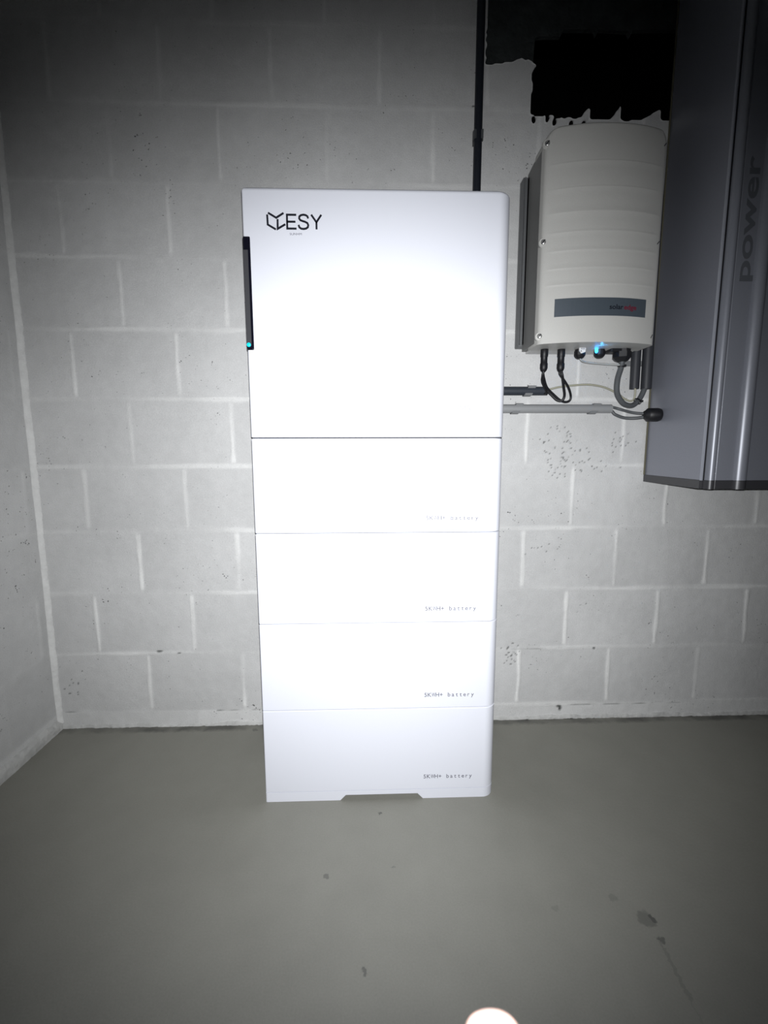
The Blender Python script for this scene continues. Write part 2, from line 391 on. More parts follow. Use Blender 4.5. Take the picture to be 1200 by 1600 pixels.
    for an, arr, fill in (('mortar', mort, .3), ('recess_dark', recess_dark, .93), ('tone', tone, 1.0)):  # the reveal of the opening gets darker towards its back
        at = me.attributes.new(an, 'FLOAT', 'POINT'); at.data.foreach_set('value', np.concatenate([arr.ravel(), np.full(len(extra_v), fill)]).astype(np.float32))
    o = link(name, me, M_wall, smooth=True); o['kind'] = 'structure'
    bm = bmesh.new(); bm.from_mesh(me)
    loose = [v for v in bm.verts if not v.link_faces]; bmesh.ops.delete(bm, geom=loose, context='VERTS'); bm.to_mesh(me); bm.free()
    return o

def hole_fn(X, Z):
    n1 = vnoise(X, Z, 45, 21) * 0.004 + vnoise(X, Z, 110, 22) * 0.003
    up = (X > 1.050 + n1 * .6) & (Z > 1.973 + n1 + 0.006 * np.sin(X * 40))
    lo = (X > 1.182 + n1 * .3 + np.clip((Z - 1.95) * .8, 0, .03)) & (Z > 1.833 + n1 * .8 + np.where(X < 1.25, .006, 0))
    h = up | lo
    # teeth of mortar still standing on the bottom edge
    for xr, wb, ht in ((1.352, .034, .040), (1.442, .034, .044), (1.556, .062, .036)):
        t = (X < xr + n1 * .3) & (X > xr - wb * (1 - np.clip((Z - 1.828) / ht, 0, 1)) ** 1.0) & (Z < 1.828 + ht)
        h &= ~t
    # small drilled holes along the bottom edge
    for px, pz in ((1.190, 1.828), (1.229, 1.832), (1.250, 1.822), (1.300, 1.820), (1.336, 1.820)):
        h |= ((X - px) / .0062) ** 2 + ((Z - pz) / .010) ** 2 < 1
    return h
XR = 2.35; ZT = 2.45; YF = -2.6
masonry('wall_back', -0.305, XR, 0.0, ZT, 0.004, lambda a, h, z: np.stack([a, -h, z], 1), hole=hole_fn, seed=1, depth=0.07)
masonry('wall_left', YF, 0.003, 0.0, ZT, 0.007, lambda a, h, z: np.stack([-0.30 + h, a, z], 1), seed=40, xoff=0.11, joint=0.3)

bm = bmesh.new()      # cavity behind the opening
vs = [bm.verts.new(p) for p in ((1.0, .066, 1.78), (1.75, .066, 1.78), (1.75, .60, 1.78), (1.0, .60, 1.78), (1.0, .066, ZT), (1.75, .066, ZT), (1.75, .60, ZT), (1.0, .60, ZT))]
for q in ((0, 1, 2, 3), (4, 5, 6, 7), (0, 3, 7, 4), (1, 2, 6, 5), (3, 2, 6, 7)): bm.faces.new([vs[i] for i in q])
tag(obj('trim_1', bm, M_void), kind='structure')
bm = bmesh.new()      # rough dark lintel seen in the upper part of the opening
pts = [(1.02, 1.955)]
for k in range(15): pts.append((1.03 + k * .0125, 1.962 + random.uniform(-.005, .005)))
pts += [(1.210, 2.035), (1.222, 2.040), (1.285, 2.042), (1.295, 2.060), (1.385, 2.061), (1.392, 2.048), (1.398, 2.062), (1.485, 2.060), (1.492, 2.046), (1.50, 2.063), (1.60, 2.066), (1.74, 2.07), (1.74, ZT - .002), (1.02, ZT - .002)]
pts = [(x, z + (.058 if x > 1.205 and z < 2.2 else .012 if z < 2.2 else 0)) for x, z in pts]
prism_xz(bm, pts, 0.072, 0.084)
for x in (1.105, 1.118, 1.130, 1.146, 1.158): box(bm, x, x + .005, .066, .075, 1.985, 2.03)
tag(obj('trim_2', bm, M_dark), kind='structure')

bm = bmesh.new()      # floor slab
vs = [bm.verts.new(p) for p in ((-0.45, YF, 0), (XR + .2, YF, 0), (XR + .2, .12, 0), (-0.45, .12, 0), (-0.45, YF, -.1), (XR + .2, YF, -.1), (XR + .2, .12, -.1), (-0.45, .12, -.1))]
for q in ((0, 1, 2, 3), (7, 6, 5, 4), (0, 1, 5, 4), (1, 2, 6, 5), (2, 3, 7, 6), (3, 0, 4, 7)): bm.faces.new([vs[i] for i in q])
tag(obj('floor', bm, M_floor), kind='structure')
bm = bmesh.new(); box(bm, -0.45, XR + .2, YF, .7, ZT, ZT + .1)
tag(obj('ceiling', bm, M_mortar), kind='structure')

def rough_strip(name, path, prof, m, jit, step=0.006, seed=3):
    """a hand-laid fillet swept along a straight path; prof = (offset out, offset up) pairs"""
    a, b, out, up = [Vector(p) for p in path]; n = int((b - a).length / step); g = random.Random(seed); v = []; f = []
    ph = [0.0] * len(prof)
    for i in range(n + 1):
        c = a.lerp(b, i / n)
        for k, (o_, u_) in enumerate(prof):
            ph[k] = ph[k] * .82 + g.uniform(-jit, jit) * .5
            v.append(c + out * (o_ + (ph[k] * .6 if 0 < k < len(prof) - 1 else 0)) + up * (u_ + ph[k]))
    m_ = len(prof)
    for i in range(n):
        for k in range(m_ - 1): f.append((i * m_ + k, i * m_ + k + 1, (i + 1) * m_ + k + 1, (i + 1) * m_ + k))
    return tag(raw(name, v, f, m, smooth=True), kind='structure')
rough_strip('baseboard_left', ((-.303, YF, 0), (-.303, 0, 0), (1, 0, 0), (0, 0, 1)), [(.016, -.004), (.015, .008), (.014, .022), (.010, .034), (0.0, .038)], M_mortar, .005)
rough_strip('baseboard_back', ((-.29, .003, 0), (XR, .003, 0), (0, -1, 0), (0, 0, 1)), [(.008, -.003), (.007, .002), (.005, .009), (0.0, .014)], M_mortar, .0045, seed=9)
rough_strip('trim_3', ((-.300, 0, .02), (-.300, 0, ZT), (.7, -.7, 0), (.7, .7, 0)), [(0.0, -.016), (.009, -.009), (.011, .004), (.009, .010), (0.0, .017)], M_bead, .0022, seed=5)

# ------------------------------------------------------------------ battery tower
TX0, TX1, TY0, TY1 = 0.4465, 1.0385, -0.338, -0.058
def tower_profile(i=0.0, rl=0.004, rr=0.030):
    x0, x1, y0, y1 = TX0 + i, TX1 - i, TY0 + i, TY1 - i; P = []
    def arc(cx, cy, r, a0, a1, n):
        for k in range(n + 1):
            a = math.radians(a0 + (a1 - a0) * k / n); P.append((cx + r * math.cos(a), cy + r * math.sin(a)))
    arc(x0 + rl, y0 + rl, rl, 180, 270, 4); arc(x1 - rr, y0 + rr, rr, 270, 360, 14)
    arc(x1 - .006, y1 - .006, .006, 0, 90, 3); arc(x0 + .006, y1 - .006, .006, 90, 180, 3)
    return P
def housing(name, z0, z1, parent, ch_top=0.0016, ch_bot=0.0012, round_top=0.0, notch=False):
    bm = bmesh.new(); lev = [(z0, ch_bot), (z0 + ch_bot, 0)]
    if round_top:
        for k in range(7):
            a = math.pi / 2 * k / 6; lev.append((z1 - round_top * (1 - math.sin(a)), round_top * (1 - math.cos(a))))
    else: lev += [(z1 - ch_top, 0), (z1, ch_top)]
    rings = [[bm.verts.new((x, y, z)) for x, y in tower_profile(i)] for z, i in lev]; n = len(rings[0])
    for a, b in zip(rings, rings[1:]):
        for k in range(n): bm.faces.new((a[k], a[(k + 1) % n], b[(k + 1) % n], b[k]))
    bm.faces.new(rings[0][::-1]); bm.faces.new(rings[-1])
    o = obj(name, bm, M_white, parent)
    o.data.polygons.foreach_set('use_smooth', [True] * len(o.data.polygons)); o.data.set_sharp_from_angle(angle=math.radians(30))
    return o
def seam(z, parent):
    bm = bmesh.new(); P = tower_profile(0.006); prism_xy(bm, P, z - .0005, z + .0025); return obj('seam_gasket', bm, M_seam, parent)

# plinth with the cut-out at the front
pl = thing('tower_plinth', 'low white plinth with a shallow cut-out, standing on the floor under the battery stack', 'plinth', ((TX0 + TX1) / 2, -.2, 0))
bm = bmesh.new(); P = tower_profile(0.0)
yb = TY0 + .05
prism_xy(bm, P, .0145, .026)
for xa, xb in ((TX0, .638), (.852, TX1)):
    Q = [(min(max(x, xa), xb), y) for x, y in P]; R = []
    for q in Q:
        if not R or (abs(q[0] - R[-1][0]) + abs(q[1] - R[-1][1])) > 1e-6: R.append(q)
    bm2 = bmesh.new(); prism_xy(bm2, R, 0.0, .0145)
    for v in bm2.verts:   # slanted ends of the cut-out
        if v.co.z > .01:
            if abs(v.co.x - .638) < 1e-5: v.co.x += .014
            if abs(v.co.x - .852) < 1e-5: v.co.x -= .014
    me_ = bpy.data.meshes.new('t'); bm2.to_mesh(me_); bm2.free(); bm.from_mesh(me_); bpy.data.meshes.remove(me_)
obj('plinth_body', bm, M_white, pl)

mods = [(.0265, .2500, .062, 'lowest battery module of the tall white stack, resting on the low plinth'),
        (.2515, .4765, .287, 'second white battery module from the floor, just above the lowest one'),
        (.4780, .7015, .513, 'third white battery module from the floor, second below the module with the logo'),
        (.7030, .9255, .738, 'topmost white battery module, directly under the unit with the black logo')]
for z0, z1, zt, lab in mods:
    b = thing('battery_module', lab, 'battery', ((TX0 + TX1) / 2, -.2, z0), None)
    housing('housing', z0, z1, b)
    text_obj('lettering', '5KWH+ battery', .8515, TY0 - .0001, zt - .0055, .0112, M_greyink, b, mono=.00990, bold=.004)
hy = thing('hybrid_inverter', 'tall white inverter cabinet with black logo, on top of the battery stack', 'inverter', ((TX0 + TX1) / 2, -.2, .927))
housing('housing', .9280, 1.4630, hy, round_top=.010)
text_obj('model_lettering', 'HM5', .913, TY0 - .0001, .985, .017, mat('pale_ink', (.40, .40, .45), .5), hy, width=.042)
lx = lambda X: .498 + (400 + .1167 * X - 416) * .00139
lz = lambda Y: 1.393 - (300 + .1167 * Y - 345) * .0013
bm = bmesh.new(); wst = .0042
for pl_ in ([(165, 280), (272, 345), (372, 280)], [(153, 303), (157, 437), (264, 501)], [(290, 362), (288, 492), (392, 430)]):
    stroke(bm, [(lx(a), lz(b_)) for a, b_ in pl_], wst, TY0 - .0006, TY0 + .001)
for pl_ in ([(540, 303), (416, 303), (416, 487), (540, 487)], [(416, 395), (528, 395)], [(740, 298), (808, 398), (875, 298)], [(808, 390), (808, 494)]):
    stroke(bm, [(lx(a), lz(b_)) for a, b_ in pl_], wst, TY0 - .0006, TY0 + .001)
S_ = [(698, 350), (690, 322), (668, 306), (637, 300), (604, 306), (582, 324), (578, 350), (592, 372), (622, 384), (655, 394), (686, 410), (698, 438), (692, 466), (668, 484), (636, 490), (602, 486), (578, 468), (568, 436)]
stroke(bm, [(lx(a), lz(b_)) for a, b_ in S_], wst, TY0 - .0006, TY0 + .001)
obj('logo', bm, M_ink, hy)
text_obj('small_lettering', 'SUNHM', lx(446), TY0 - .0001, lz(574), .0048, M_greyink, hy, width=.0262)
# display bar let into the left front edge
bm = bmesh.new(); box(bm, TX0 - .0012, TX0 + .0155, TY0 - .0015, TY0 + .02, 1.1215, 1.3615, .0032, 3)
db = obj('display_bar', bm, M_blackgloss, hy)
bm = bmesh.new(); box(bm, TX0 - .0005, TX0 + .0100, TY0 - .0024, TY0, 1.131, 1.333, .0008, 2); obj('display_strip', bm, M_smoke, db)
bm = bmesh.new(); lathe(bm, (TX0 + .0040, TY0 - .0020, 1.1330), (0, -1, 0), [(0, .0044), (.0012, .0044), (.0022, .003), (.0026, .0005)]); o = obj('status_light', bm, M_cyan, db, True)

# ------------------------------------------------------------------ wall inverter
si = thing('solar_inverter', 'light grey wall inverter with curved cover and slate label band, right of the white tower', 'inverter', (1.33, 0, 1.44))
bm = bmesh.new(); box(bm, 1.157, 1.500, -.034, -.004, 1.200, 1.660, .002, 1)
for x in (1.160, 1.170, 1.179): box(bm, x, x + .0015, -.045, -.034, 1.205, 1.655)
obj('mounting_plate', bm, M_alu, si)
bm = bmesh.new(); prism_xz(bm, [(1.170, 1.1865), (1.486, 1.1865), (1.486, 1.665), (1.476, 1.692), (1.452, 1.70), (1.207, 1.70), (1.183, 1.692), (1.170, 1.665)], -.135, -.034)
obj('chassis', bm, mat('grey_chassis', (.20, .20, .195), .5, noise=.03), si)
CX, CW, CZ0, CZ1, CR = 1.3295, .1585, 1.1790, 1.704, .034
def cover_y(x): 
    u = (x - CX) / CW; return -.158 - .030 * (1 - min(1, abs(u)) ** 2.2)
zs = [CZ0, CZ0 + .002, CZ0 + .004]
ridge = [1.325, 1.365, 1.408, 1.452, 1.500, 1.556, 1.615]
z = CZ0 + .02
while z < CZ1 - CR: zs.append(z); z += .02
for r in ridge: zs += [r - .0022, r - .0008, r + .0008, r + .0022]
for k in range(13): zs.append(CZ1 - CR + CR * math.sin(math.pi / 2 * k / 12))
zs = sorted(set(round(q, 5) for q in zs)); us = [-1, -.985, -.96] + [-.92 + 1.84 * k / 30 for k in range(31)] + [.96, .985, 1]
bm = bmesh.new(); G = []
for zz in zs:
    wz = CW if zz <= CZ1 - CR else CW - CR + math.sqrt(max(0, CR ** 2 - (zz - (CZ1 - CR)) ** 2))
    rowv = []
    for u in us:
        x = CX + u * wz; y = cover_y(x)
        e = max(0, (abs(u) - .955) / .045); y += .006 * e * e
        et = max(0, (zz - (CZ1 - .006)) / .006); y += .005 * et * et
        if abs(u) < .86 and any(abs(zz - r) < .0012 for r in ridge): y -= .0004
        rowv.append(bm.verts.new((x, y, zz)))
    G.append(rowv)
for a, b in zip(G, G[1:]):
    for k in range(len(us) - 1): bm.faces.new((a[k], a[k + 1], b[k + 1], b[k]))
loop = [r[0] for r in G] + G[-1][1:] + [r[-1] for r in G[::-1]][1:] + G[0][::-1][1:-1]
bk = [bm.verts.new((v.co.x, -.085 if v.co.z > CZ0 + .001 else -.085, v.co.z)) for v in loop]; n = len(loop)
for k in range(n): bm.faces.new((loop[k], loop[(k + 1) % n], bk[(k + 1) % n], bk[k]))
bmesh.ops.remove_doubles(bm, verts=bm.verts, dist=1e-6)
cv = obj('cover', bm, M_inv, si, True)
cv.data.set_sharp_from_angle(angle=math.radians(40)) if hasattr(cv.data, 'set_sharp_from_angle') else None
# underside plate and the pale drip rail behind it
bm = bmesh.new(); prism_xy(bm, [(CX - CW + .003, -.086)] + [(CX - CW + .003 + k * (2 * CW - .006) / 24, cover_y(CX - CW + .003 + k * (2 * CW - .006) / 24) + .003) for k in range(25)] + [(CX + CW - .003, -.086)], 1.181, 1.186)
obj('underside', bm, M_alu, si)
bm = bmesh.new(); box(bm, 1.182, 1.484, -.090, -.030, 1.181, 1.1865, .001, 1); obj('bottom_rail', bm, mat('pale_rail', (.62, .62, .61), .5), si)
# slate label band following the curve
BX0, BX1, BZ0, BZ1 = 1.207, 1.4505, 1.2450, 1.2900
bm = bmesh.new(); A = []
for k in range(25):
    x = BX0 + (BX1 - BX0) * k / 24; y = cover_y(x) - .0007; A.append((bm.verts.new((x, y, BZ0)), bm.verts.new((x, y, BZ1)), bm.verts.new((x, y + .0012, BZ1)), bm.verts.new((x, y + .0012, BZ0))))
for a, b in zip(A, A[1:]):
    for k in range(4): bm.faces.new((a[k], b[k], b[(k + 1) % 4], a[(k + 1) % 4]))
bm.faces.new(A[0]); bm.faces.new(A[-1][::-1])
band = obj('label_band', bm, M_band, si)
def onband(x0, z0): return lambda c: Vector((c.x + x0, cover_y(c.x + x0) - .0008 + c.y, c.z + z0))
text_obj('lettering', 'solar', 0, 0, 0, .0125, M_ink, band, width=.038, bold=.015, mapf=onband(1.345, 1.2615))
text_obj('lettering', 'edge', 0, 0, 0, .0125, M_redink, band, width=.036, bold=.02, mapf=onband(1.385, 1.2615))
# cover screws in their bosses
def screw(x, z, side):
    bm = bmesh.new(); ax = Vector((side * .35, -1, 0)).normalized(); base = Vector((x, -.154, z))
    lathe(bm, base, ax, [(-.03, .0125), (.002, .0125), (.0045, .0108), (.0048, .0070)], 24); b = obj('screw_boss', bm, M_inv, si, False)
    bm = bmesh.new(); lathe(bm, base + ax * .0046, ax, [(0, .0065), (.0016, .0064), (.0026, .0045), (.0029, .001)], 20)
    s = obj('screw', bm, M_steel, b, True)
    bm = bmesh.new(); box(bm, -.0058, .0058, -.0032, .0006, -.0011, .0011)
    rot = Matrix.Rotation(math.radians(38 + 20 * random.random()), 4, ax) @ ax.to_track_quat('-Y', 'Z').to_matrix().to_4x4()
    bmesh.ops.transform(bm, matrix=Matrix.Translation(base + ax * .0056) @ rot, verts=bm.verts)
    obj('slot', bm, M_ink, b)
for z in (1.669, 1.435, 1.200): screw(CX - CW + .006, z, -1)
for z in (1.669, 1.435, 1.200): screw(CX + CW - .013, z, 1)
# cable entries underneath
for x in (1.2125, 1.2605):
    bm = bmesh.new(); lathe(bm, (x, -.10, 1.190), (0, 0, -1), [(0, .0105), (.030, .0105), (.032, .0092), (.048, .0092), (.050, .0105), (.062, .0105), (.068, .0085), (.072, .005)], 18)
    o = obj('connector', bm, M_black, si, True)
def gland(x, y, z, r, l, name='cable_gland'):
    bm = bmesh.new(); lathe(bm, (x, y, z), (0, 0, -1), [(0, r), (l * .35, r), (l * .36, r * 1.12), (l * .72, r * 1.12), (l * .9, r * .85), (l, r * .5)], 8 if r > .015 else 14)
    return obj(name, bm, M_black, si)
gland(1.3135, -.10, 1.186, .0135, .032); gland(1.370, -.10, 1.186, .0135, .030); gland(1.4345, -.10, 1.186, .0225, .040)
bm = bmesh.new(); box(bm, 1.395, 1.440, -.118, -.082, 1.170, 1.184, .002, 1); obj('entry_block', bm, M_black, si)
bm = bmesh.new(); prism_xz(bm, [(1.302, 1.186), (1.302, 1.172), (1.308, 1.164), (1.319, 1.168), (1.321, 1.186)], -.122, -.119); tg = obj('tag', bm, M_tag, si)
bm = bmesh.new(); lathe(bm, (1.307, -.1221, 1.1705), (0, -1, 0), [(0, .0015), (.0003, .0015)], 10); obj('dot', bm, M_ink, tg)
bm = bmesh.new()
for k in range(4): box(bm, 1.306 + k * .0033, 1.3075 + k * .0033, -.1224, -.1221, 1.1745, 1.1785)
obj('print', bm, M_greyink, tg)
bm = bmesh.new(); lathe(bm, (1.352, -.118, 1.184), (0, 0, -1), [(0, .004), (.014, .004), (.017, .0028), (.0185, .0006)], 14); obj('status_light', bm, mat('blue_led', (0, .2, .5), .4, emis=(0.02, .32, 1.0), es=8), si, True)
hl = bpy.data.lights.new('led_glow', 'POINT'); ho = bpy.data.objects.new('led_glow', hl); COL.objects.link(ho); ho.parent = si
ho.location = Vector((1.350, -.150, 1.170)) - si.location; hl.energy = .012; hl.color = (.05, .45, 1.0); hl.shadow_soft_size = .003

# ------------------------------------------------------------------ conduits and clips
def conduit(a, b, r, m, label, lip=True):
    a, b = Vector(a), Vector(b); t = (b - a).normalized(); bm = bmesh.new()
    L = (b - a).length; w_ = .0016; seg = 20
    prof = [(0, r - w_), (0, r), (L, r), (L, r - w_)]
    u = t.orthogonal().normalized(); v = t.cross(u); rings = []
    for d, rr in prof: rings.append([bm.verts.new(a + t * d + (u * math.cos(2 * math.pi * k / seg) + v * math.sin(2 * math.pi * k / seg)) * rr) for k in range(seg)])
    for i in range(4):
        A_, B_ = rings[i], rings[(i + 1) % 4]
        for k in range(seg): bm.faces.new((A_[k], A_[(k + 1) % seg], B_[(k + 1) % seg], B_[k]))
    o = obj('conduit', bm, m, None, True)
    try: o.data.set_sharp_from_angle(angle=math.radians(50))
    except Exception: pass
    return tag(o, label, 'pipe')
conduit((1.0245, -.030, 1.20), (1.0285, -.030, ZT - .002), .0115, M_vpipe, 'long black vertical conduit rising behind the white tower to the ceiling')
conduit((.90, -.030, 1.0745), (1.252, -.030, 1.0745), .0128, M_darkpipe, 'dark horizontal conduit, upper of the two pipes right of the white tower')
conduit((.90, -.030, 1.0225), (1.450, -.030, 1.0225), .0128, M_lightpipe, 'light grey horizontal conduit, lower of the two pipes right of the white tower')
conduit((1.5175, -.030, 1.081), (1.5175, -.017, 1.72), .0135, M_midpipe, 'dark grey upright conduit below the wall inverter, left one of the pair')
conduit((1.5535, -.030, 1.081), (1.5535, -.017, 1.72), .0150, M_midpipe, 'dark grey upright conduit beside the tall metal cabinet, right one of the pair')
def clip(c, axis, r, label, m=M_clip):
    """open saddle clip gripping the pipe from the wall side"""
    c = Vector(c); bm = bmesh.new(); w_ = .011; A = []
    for k in range(17):
        th = math.radians(-58 + 296 * k / 16)      # open towards the room (-y)
        # local 2D: (p along perpendicular in-wall direction, q towards wall)
        A.append((math.sin(th - math.pi / 2), math.cos(th - math.pi / 2)))
    ang = [math.radians(-148 + 296 * k / 16) for k in range(17)]
    inner = [(math.sin(a) * (r + .0003), math.cos(a) * (r + .0003)) for a in ang]; outer = [(math.sin(a) * (r + .0032), math.cos(a) * (r + .0032)) for a in ang]
    outer[0] = (outer[0][0] * 1.6, outer[0][1] * 1.0); outer[-1] = (outer[-1][0] * 1.6, outer[-1][1] * 1.0)
    def pt(p, q, s):
        if axis == 'x': return Vector((c.x + s + p * 4 * .12, c.y + q, c.z + p))
        return Vector((c.x + p, c.y + q, c.z + s))
    V = [[[bm.verts.new(pt(p, q, s)) for p, q in ring] for ring in (inner, outer)] for s in (-w_, w_)]
    for i in range(16):
        bm.faces.new((V[0][0][i], V[0][0][i + 1], V[1][0][i + 1], V[1][0][i])); bm.faces.new((V[0][1][i], V[1][1][i], V[1][1][i + 1], V[0][1][i + 1]))
        bm.faces.new((V[0][0][i], V[0][1][i], V[0][1][i + 1], V[0][0][i + 1])); bm.faces.new((V[1][0][i], V[1][0][i + 1], V[1][1][i + 1], V[1][1][i]))
    for i in (0, 16): bm.faces.new((V[0][0][i], V[1][0][i], V[1][1][i], V[0][1][i]))
    # foot reaching the wall
    y0, y1 = c.y + r * .9, .001
    box(bm, c.x - .009, c.x + .009, y0, y1, c.z - .009, c.z + .009)
    return tag(obj('conduit_clip', bm, m), label, 'clip')
clip((1.198, -.030, 1.0745), 'x', .0130, 'grey clip holding the dark horizontal conduit near its open end')
clip((1.162, -.030, 1.0225), 'x', .0130, 'grey clip on the light horizontal conduit, the one close to the white tower')
clip((1.398, -.030, 1.0225), 'x', .0130, 'grey clip on the light horizontal conduit, the one near the cable bundle')
clip((1.0262, -.030, 1.765), 'z', .0117, 'small dark clip on the black vertical conduit above the white tower', mat('dark_clip', (.07, .075, .08), .5))
bm = bmesh.new(); box(bm, 1.483, 1.574, -.036, .001, 1.152, 1.166, .003, 2)
cl_ = tag(obj('conduit_clip', bm, M_clip), 'pale clip strip behind the two upright conduits under the wall inverter', 'clip')
for v in cl_.data.vertices:
    if v.co.y < -.01: v.co.y = -.0125

# ------------------------------------------------------------------ cables
def cable(name, pts, r, m, label, n=10, extra=None):
    bm = bmesh.new(); tube(bm, spline(pts, n), r, 12)
    if extra: tube(bm, spline(extra, n), r, 12)
    return tag(obj(name, bm, m, None, True), label, 'cable')
cable('power_cable', [(1.436, -.10, 1.165), (1.4365, -.10, 1.150), (1.438, -.093, 1.131), (1.440, -.075, 1.100), (1.449, -.062, 1.063), (1.475, -.052, 1.036), (1.507, -.042, 1.031), (1.531, -.034, 1.048), (1.546, -.031, 1.075), (1.5535, -.030, 1.11), (1.5535, -.028, 1.18)], .0078, M_cable,
      'thick grey cable looping from the wall inverter into the right upright conduit')
cable('signal_cable', [(1.314, -.10, 1.160), (1.320, -.098, 1.150), (1.341, -.090, 1.146), (1.388, -.090, 1.142), (1.430, -.098, 1.138), (1.447, -.092, 1.138)], .0026, M_thin,
      'thin pale grey cable drooping from the tagged gland to the thick cable')
cable('earth_cable', [(1.20, -.034, 1.072), (1.252, -.034, 1.078), (1.289, -.035, 1.086), (1.347, -.035, 1.092), (1.385, -.035, 1.092), (1.427, -.034, 1.084), (1.468, -.030, 1.067), (1.488, -.028, 1.054), (1.507, -.027, 1.046), (1.519, -.028, 1.050), (1.522, -.029, 1.068), (1.519, -.030, 1.10)], .0029, M_beige,
      'thin beige cable running from the dark horizontal conduit to the left upright conduit')
cable('panel_cable', [(1.2130, -.0955, 1.120), (1.2140, -.0950, 1.112), (1.219, -.090, 1.100), (1.236, -.070, 1.079), (1.262, -.058, 1.060), (1.285, -.054, 1.044), (1.302, -.053, 1.040), (1.313, -.054, 1.046), (1.312, -.058, 1.060), (1.296, -.075, 1.080), (1.273, -.092, 1.100), (1.262, -.0955, 1.112), (1.2605, -.0955, 1.120)], .0034, M_black,
      'thin black cable looping between the two black connectors under the wall inverter')
cable('panel_cable', [(1.2110, -.1042, 1.120), (1.210, -.101, 1.108), (1.216, -.086, 1.092), (1.244, -.050, 1.066), (1.236, -.034, 1.069), (1.205, -.030, 1.070)], .0036, M_black,
      'short black cable bending from the left connector into the dark horizontal conduit')
cable('panel_cable', [(1.2615, -.1042, 1.120), (1.266, -.103, 1.105), (1.281, -.078, 1.082), (1.292, -.062, 1.058), (1.288, -.056, 1.044), (1.275, -.050, 1.046), (1.258, -.042, 1.064), (1.243, -.032, 1.0785), (1.205, -.030, 1.079)], .0038, M_black,
      'black cable hanging from the right connector and turning back into the dark horizontal conduit')
cable('battery_cable', [(1.40, -.030, 1.0175), (1.447, -.032, 1.0165), (1.461, -.036, 1.005), (1.487, -.040, .995), (1.514, -.052, .993), (1.534, -.068, .9955), (1.55, -.071, .996)], .0046, M_cable,
      'grey cable sagging lowest from the light conduit end to the black grommet')
cable('battery_cable', [(1.40, -.030, 1.0275), (1.447, -.032, 1.0275), (1.466, -.048, 1.020), (1.50, -.053, 1.010), (1.523, -.062, 1.006), (1.536, -.068, 1.0055), (1.55, -.070, 1.006)], .0040, M_cable,
      'grey cable running upper of the two from the light conduit end to the black grommet')
def tie(c, axis, r, label):
    c = Vector(c); t = Vector(axis).normalized(); u = t.orthogonal().normalized(); v = t.cross(u); bm = bmesh.new(); rings = []; seg = 20
    for d, rr in ((-.002, r), (-.002, r + .0014), (.002, r + .0014), (.002, r)):
        rings.append([bm.verts.new(c + t * d + (u * math.cos(2 * math.pi * k / seg) + v * math.sin(2 * math.pi * k / seg)) * rr) for k in range(seg)])
    for i in range(4):
        for k in range(seg): bm.faces.new((rings[i][k], rings[i][(k + 1) % seg], rings[(i + 1) % 4][(k + 1) % seg], rings[(i + 1) % 4][k]))
    h = c + Vector((r * .9, -r * .5, 0)); box(bm, h.x - .002, h.x + .004, h.y - .003, h.y + .002, h.z - .003, h.z + .003)
    return tag(obj('cable_tie', bm, M_black), label, 'cable tie')
tie((1.4378, -.094, 1.136), (.05, .3, -1), .0082, 'black cable tie around the thick grey cable just below the big gland')
tie((1.527, -.036, 1.044), (.7, .2, .75), .0100, 'black cable tie where the beige cable meets the thick grey cable')

# ------------------------------------------------------------------ tall metal cabinet at the right
ca = thing('ventilation_unit', 'tall silver-grey metal cabinet hung on the wall at the right edge', 'cabinet', (1.86, 0, .80))
CT = 2.28; CB = .80; SB = .822
bm = bmesh.new(); prism_xy(bm, [(1.585, -.0), (1.5525, -.286), (1.560, -.290), (1.575, -.289), (2.14, -.289), (2.165, -.286), (2.135, 0)], SB, CT); obj('housing', bm, M_cab, ca)
bm = bmesh.new(); prism_xy(bm, [(1.5825, -.0005), (1.5795, -.010), (1.5805, -.0105), (1.588, -.004), (1.588, -.0005)], SB, CT); obj('foam_seal', bm, M_cabedge, ca)
bm = bmesh.new(); prism_xy(bm, [(1.5515, -.2865), (1.5535, -.2905), (1.5565, -.2905), (1.5565, -.2870)], SB - .001, CT); obj('edge_trim', bm, mat('bright_edge', (.34, .355, .40), .4, metal=.2), ca)
bm = bmesh.new(); box(bm, 1.5567, 1.5600, -.2912, -.2885, SB, CT); obj('groove_shade', bm, M_black, ca)  # black strip standing in for the shade in the groove beside the door
# fluted front door
fp = []
def cur(x): return x
def arc_pts(x0, x1, yb, dp, n=10): return [(x0 + (x1 - x0) * k / n, yb - dp * math.sin(math.pi * k / n) ** .8) for k in range(n + 1)]
def door_prof():
    P = [(1.5600, -.292)]
    P += arc_pts(1.5605, 1.5790, -.302, .0065, 10)
    P += [(1.5800, -.3030), (1.6230, -.3040)]
    P += arc_pts(1.6240, 1.6540, -.309, .0090, 14)
    P += [(1.6550, -.3085)]
    mid = (1.5525 + 2.165) / 2
    return P + [(2 * mid - x, y) for x, y in P[::-1]]
def door(name, z0, z1, m, inset=0.0):
    P = door_prof(); bm = bmesh.new(); a = []; b = []
    for x, y in P: a.append(bm.verts.new((x, y + inset, z0))); b.append(bm.verts.new((x, y + inset, z1)))
    for k in range(len(P) - 1): bm.faces.new((a[k], a[k + 1], b[k + 1], b[k]))
    bk0 = [bm.verts.new((P[0][0], -.2895, z)) for z in (z0, z1)]; bk1 = [bm.verts.new((P[-1][0], -.2895, z)) for z in (z0, z1)]
    bm.faces.new((a[0], b[0], bk0[1], bk0[0])); bm.faces.new((a[-1], bk1[0], bk1[1], b[-1])); bm.faces.new((bk0[0], bk0[1], bk1[1], bk1[0]))
    bm.faces.new([bk0[0]] + a + [bk1[0]]); bm.faces.new([bk0[1]] + b + [bk1[1]])
    o = obj(name, bm, m, ca, True)
    try: o.data.set_sharp_from_angle(angle=math.radians(35))
    except Exception: pass
    return o
